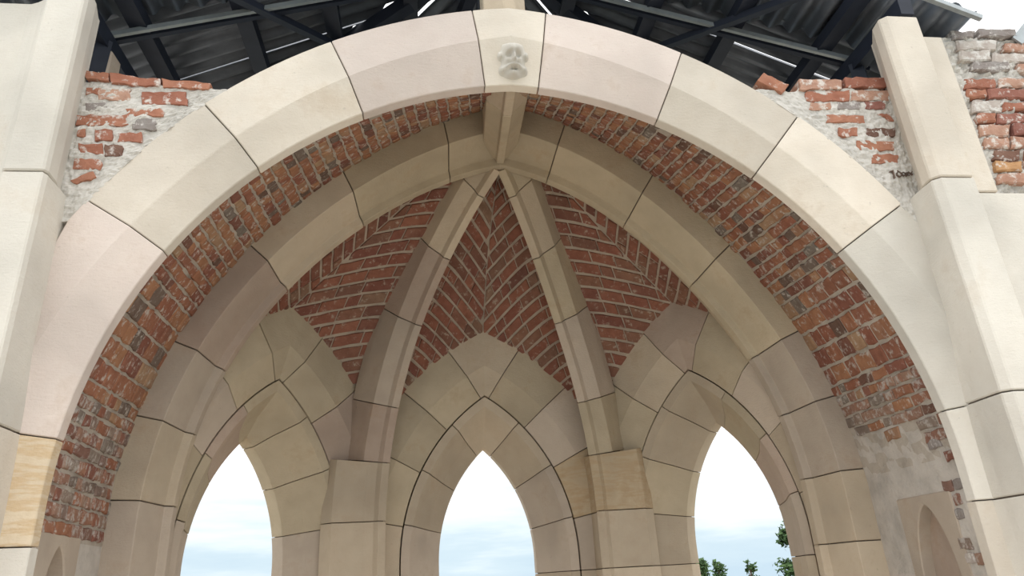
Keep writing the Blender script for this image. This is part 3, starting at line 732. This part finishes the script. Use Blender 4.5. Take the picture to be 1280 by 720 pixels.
# ------------------------------------------------------------------ shelter roof
roof = empty('shelter_roof', (0, 1.5, 6.0), 'dark corrugated metal shelter roof on steel purlins above the arches', 'roof')
ZR, MR, EX = 8.0, .47, 4.05
def rz(x): return ZR-MR*abs(x)
pitch = .16
def ridge_lim(y): return max(0.0, (y-1.0)/.45)
def corr_sheet(y0, y1, sd, m='sheet'):
    V = []; F = []; n = int((y1-y0)/pitch*8); cnt = 0
    nrm_ = Vector((sd*MR, 0, 1)).normalized()
    for i in range(n+1):
        y = lerp(y0, y1, i/n); xa = ridge_lim(y)
        for k in range(2):
            x = (xa if k == 0 else EX)
            hgt = .05*math.sin(y/pitch*2*math.pi)
            V.append(Vector((sd*x, y, rz(x)))+nrm_*hgt)
    for i in range(n): a = 2*i; F.append((a, a+1, a+3, a+2))
    o = mk('roof_sheet', V, F, m, roof, 0, True); so_ = o.modifiers.new('thickness', 'SOLIDIFY'); so_.thickness = .006; return o
for sd, cuts in ((-1, [(.45, 1.545), (1.575, 2.75)]), (1, [(.45, 1.066), (1.094, 2.75)])):
    for a, b in cuts: corr_sheet(a, b, sd)
def facet(A, P, Q, splits, gap=.05):
    A, P, Q = Vector(A), Vector(P), Vector(Q); ex = (Q-P).normalized(); L = (Q-P).length
    ta = (A-P).dot(ex); foot = P+ex*ta; upv = A-foot; nrm_ = ex.cross(upv).normalized()
    if nrm_.z < 0: nrm_ = -nrm_
    for a, b in splits:
        V = []; F = []; l0, l1 = a*L, b*L; n = max(6, int((l1-l0)/pitch*8))
        for i in range(n+1):
            l = lerp(l0, l1, i/n); f = l/ta if l < ta else (L-l)/(L-ta); f = max(.001, f)*.985
            o = nrm_*.05*math.sin(l/pitch*2*math.pi)
            V += [P+ex*l+o, P+ex*l+upv*f+o]
        for i in range(n): k = 2*i; F.append((k, k+1, k+3, k+2))
        o = mk('roof_sheet', V, F, 'sheet', roof, 0, True); m_ = o.modifiers.new('thickness', 'SOLIDIFY'); m_.thickness = .006
HC = (4.05, 2.82, rz(4.05)); BC = (1.9, 5.6, rz(4.05)); AP = (0, 1.0, ZR)
for sd in (-1, 1):
    facet(AP, (sd*HC[0], HC[1], HC[2]), (sd*BC[0], BC[1], BC[2]), [(.005, .30), (.306, .46), (.467, .62), (.628, .80), (.806, .995)])
facet(AP, (-BC[0], BC[1], BC[2]), BC, [(.005, .24), (.248, .40), (.408, .58), (.59, .74), (.747, .995)])
# front cover sheets, corrugations running towards the viewer
for sd in (-1, 1):
    V = []; F = []; n = 180
    nrm_ = Vector((sd*MR, 0, 1)).normalized()
    for i in range(n+1):
        x = lerp(0.02, EX+.05, i/n); hgt = .042*math.sin(x/.185*2*math.pi)
        yb = 1.16-.18*x
        for y in (-.22, yb): V.append(Vector((sd*x, y, rz(x)-.10))+nrm_*hgt)
    for i in range(n): a = 2*i; F.append((a, a+1, a+3, a+2))
    o = mk('roof_sheet', V, F, 'sheet', roof, 0, True); m_ = o.modifiers.new('thickness', 'SOLIDIFY'); m_.thickness = .006
    # steel members
    dz = -.20
    for x in (.85, 1.64, 2.39, 3.18):
        y1 = 1.0+.45*x; beam('purlin', (sd*x, -.1, rz(x)+dz-.02), (sd*x, y1+.3, rz(x)+dz+.03), .15, .12, 'navy', roof)
    beam('rafter', (sd*.05, 1.13, rz(.05)-.30), (sd*3.55, .52, rz(3.55)-.30), .035, .045, 'galv', roof)
    beam('rafter', (sd*.05, 1.22, rz(.05)-.28), (sd*3.6, .60, rz(3.6)-.28), .05, .05, 'navy', roof)
    beam('brace', (sd*2.75, .05, rz(2.75)-.30), (sd*1.35, 1.9, rz(1.35)-.30), .07, .07, 'navy', roof)
    beam('hip_rafter', (0, 1.0, ZR-.16), (sd*4.0, 2.8, rz(4.0)-.16), .12, .16, 'navy', roof)
    beam('hip_rafter', (0, 1.0, ZR-.16), (sd*1.9, 5.55, rz(4.05)-.16), .12, .16, 'navy', roof)
    beam('eave_beam', (sd*3.40, -.26, rz(3.4)-.42), (sd*3.40, 3.0, rz(3.4)-.30), .12, .16, 'navy', roof)
    beam('eave_beam', (sd*4.0, .5, rz(4.05)-.1), (sd*4.0, 2.9, rz(4.05)-.1), .08, .12, 'navy', roof)
    beam('verge_trim', (sd*2.6, -.24, rz(2.6)-.17), (sd*4.1, -.24, rz(4.1)-.17), .04, .045, 'galv', roof)
    beam('strut', (sd*3.40, .5, rz(3.4)-.4), (sd*3.5, .6, 4.9), .12, .12, 'navy', roof)

# ------------------------------------------------------------------ trees beyond the right window
def tree(base, h, spread, nleaf, seed, label, lean=0):
    R = random.Random(seed); x0, y0 = base
    t = empty('tree', (x0, y0, -.28), label, 'tree', 'trees beyond the right window')
    # tapering trunk with a few limbs
    def tube(p, q, r0, r1, n=7):
        p, q = Vector(p), Vector(q); d = (q-p).normalized(); a = d.orthogonal().normalized(); b = d.cross(a)
        return [[c+(a*math.cos(i/n*6.283)+b*math.sin(i/n*6.283))*r for i in range(n)] for c, r in ((p, r0), (q, r1))]
    V, F = loft(tube((x0, y0, -.28), (x0+lean, y0, h*.9), .09, .02)); tr = fix(mk('trunk', V, F, 'bark', t))
    V = []; F = []
    clumps = []
    for k in range(26):
        f = R.uniform(.25, 1); rr_ = spread*(1.05-f*.75); a = R.uniform(0, 6.283); d = R.uniform(.2, 1)*rr_
        clumps.append((x0+lean*f+d*math.cos(a), y0+d*math.sin(a), -.28+(h+.28)*f, R.uniform(.10, .24)*spread*1.2))
        if k < 12:
            v, f_ = loft(tube((x0+lean*f*.8, y0, -.28+(h+.28)*f*.85), clumps[-1][:3], .022, .006, 5)); fix(mk('branch', v, f_, 'bark', t))
    for i in range(nleaf):
        c = R.choice(clumps); p = Vector(c[:3])+Vector((R.gauss(0, 1), R.gauss(0, 1), R.gauss(0, 1)))*c[3]*.55
        a = Vector((R.gauss(0, 1), R.gauss(0, 1), R.gauss(0, 1))).normalized(); b = a.orthogonal().normalized(); L = R.uniform(.05, .09)
        k = len(V); V += [p-a*L, p+b*L*.5, p+a*L, p-b*L*.5]; F.append((k, k+1, k+2, k+3))
    lf = mk('foliage', V, F, 'leaf', t); lf['kind'] = 'stuff'
tree((8.75, 14), 2.8, .85, 2200, 1, 'taller dark leafy tree at the right edge of the right window', -.1)
tree((6.12, 14), 1.86, .45, 900, 2, 'low bushy tree at the left foot of the right window')
tree((6.75, 14.5), 1.80, .5, 900, 5, 'rounded light green bush in the middle foot of the right window')
tree((7.55, 14.4), 1.85, .28, 350, 3, 'thin young tree top between the bushes and the taller tree')
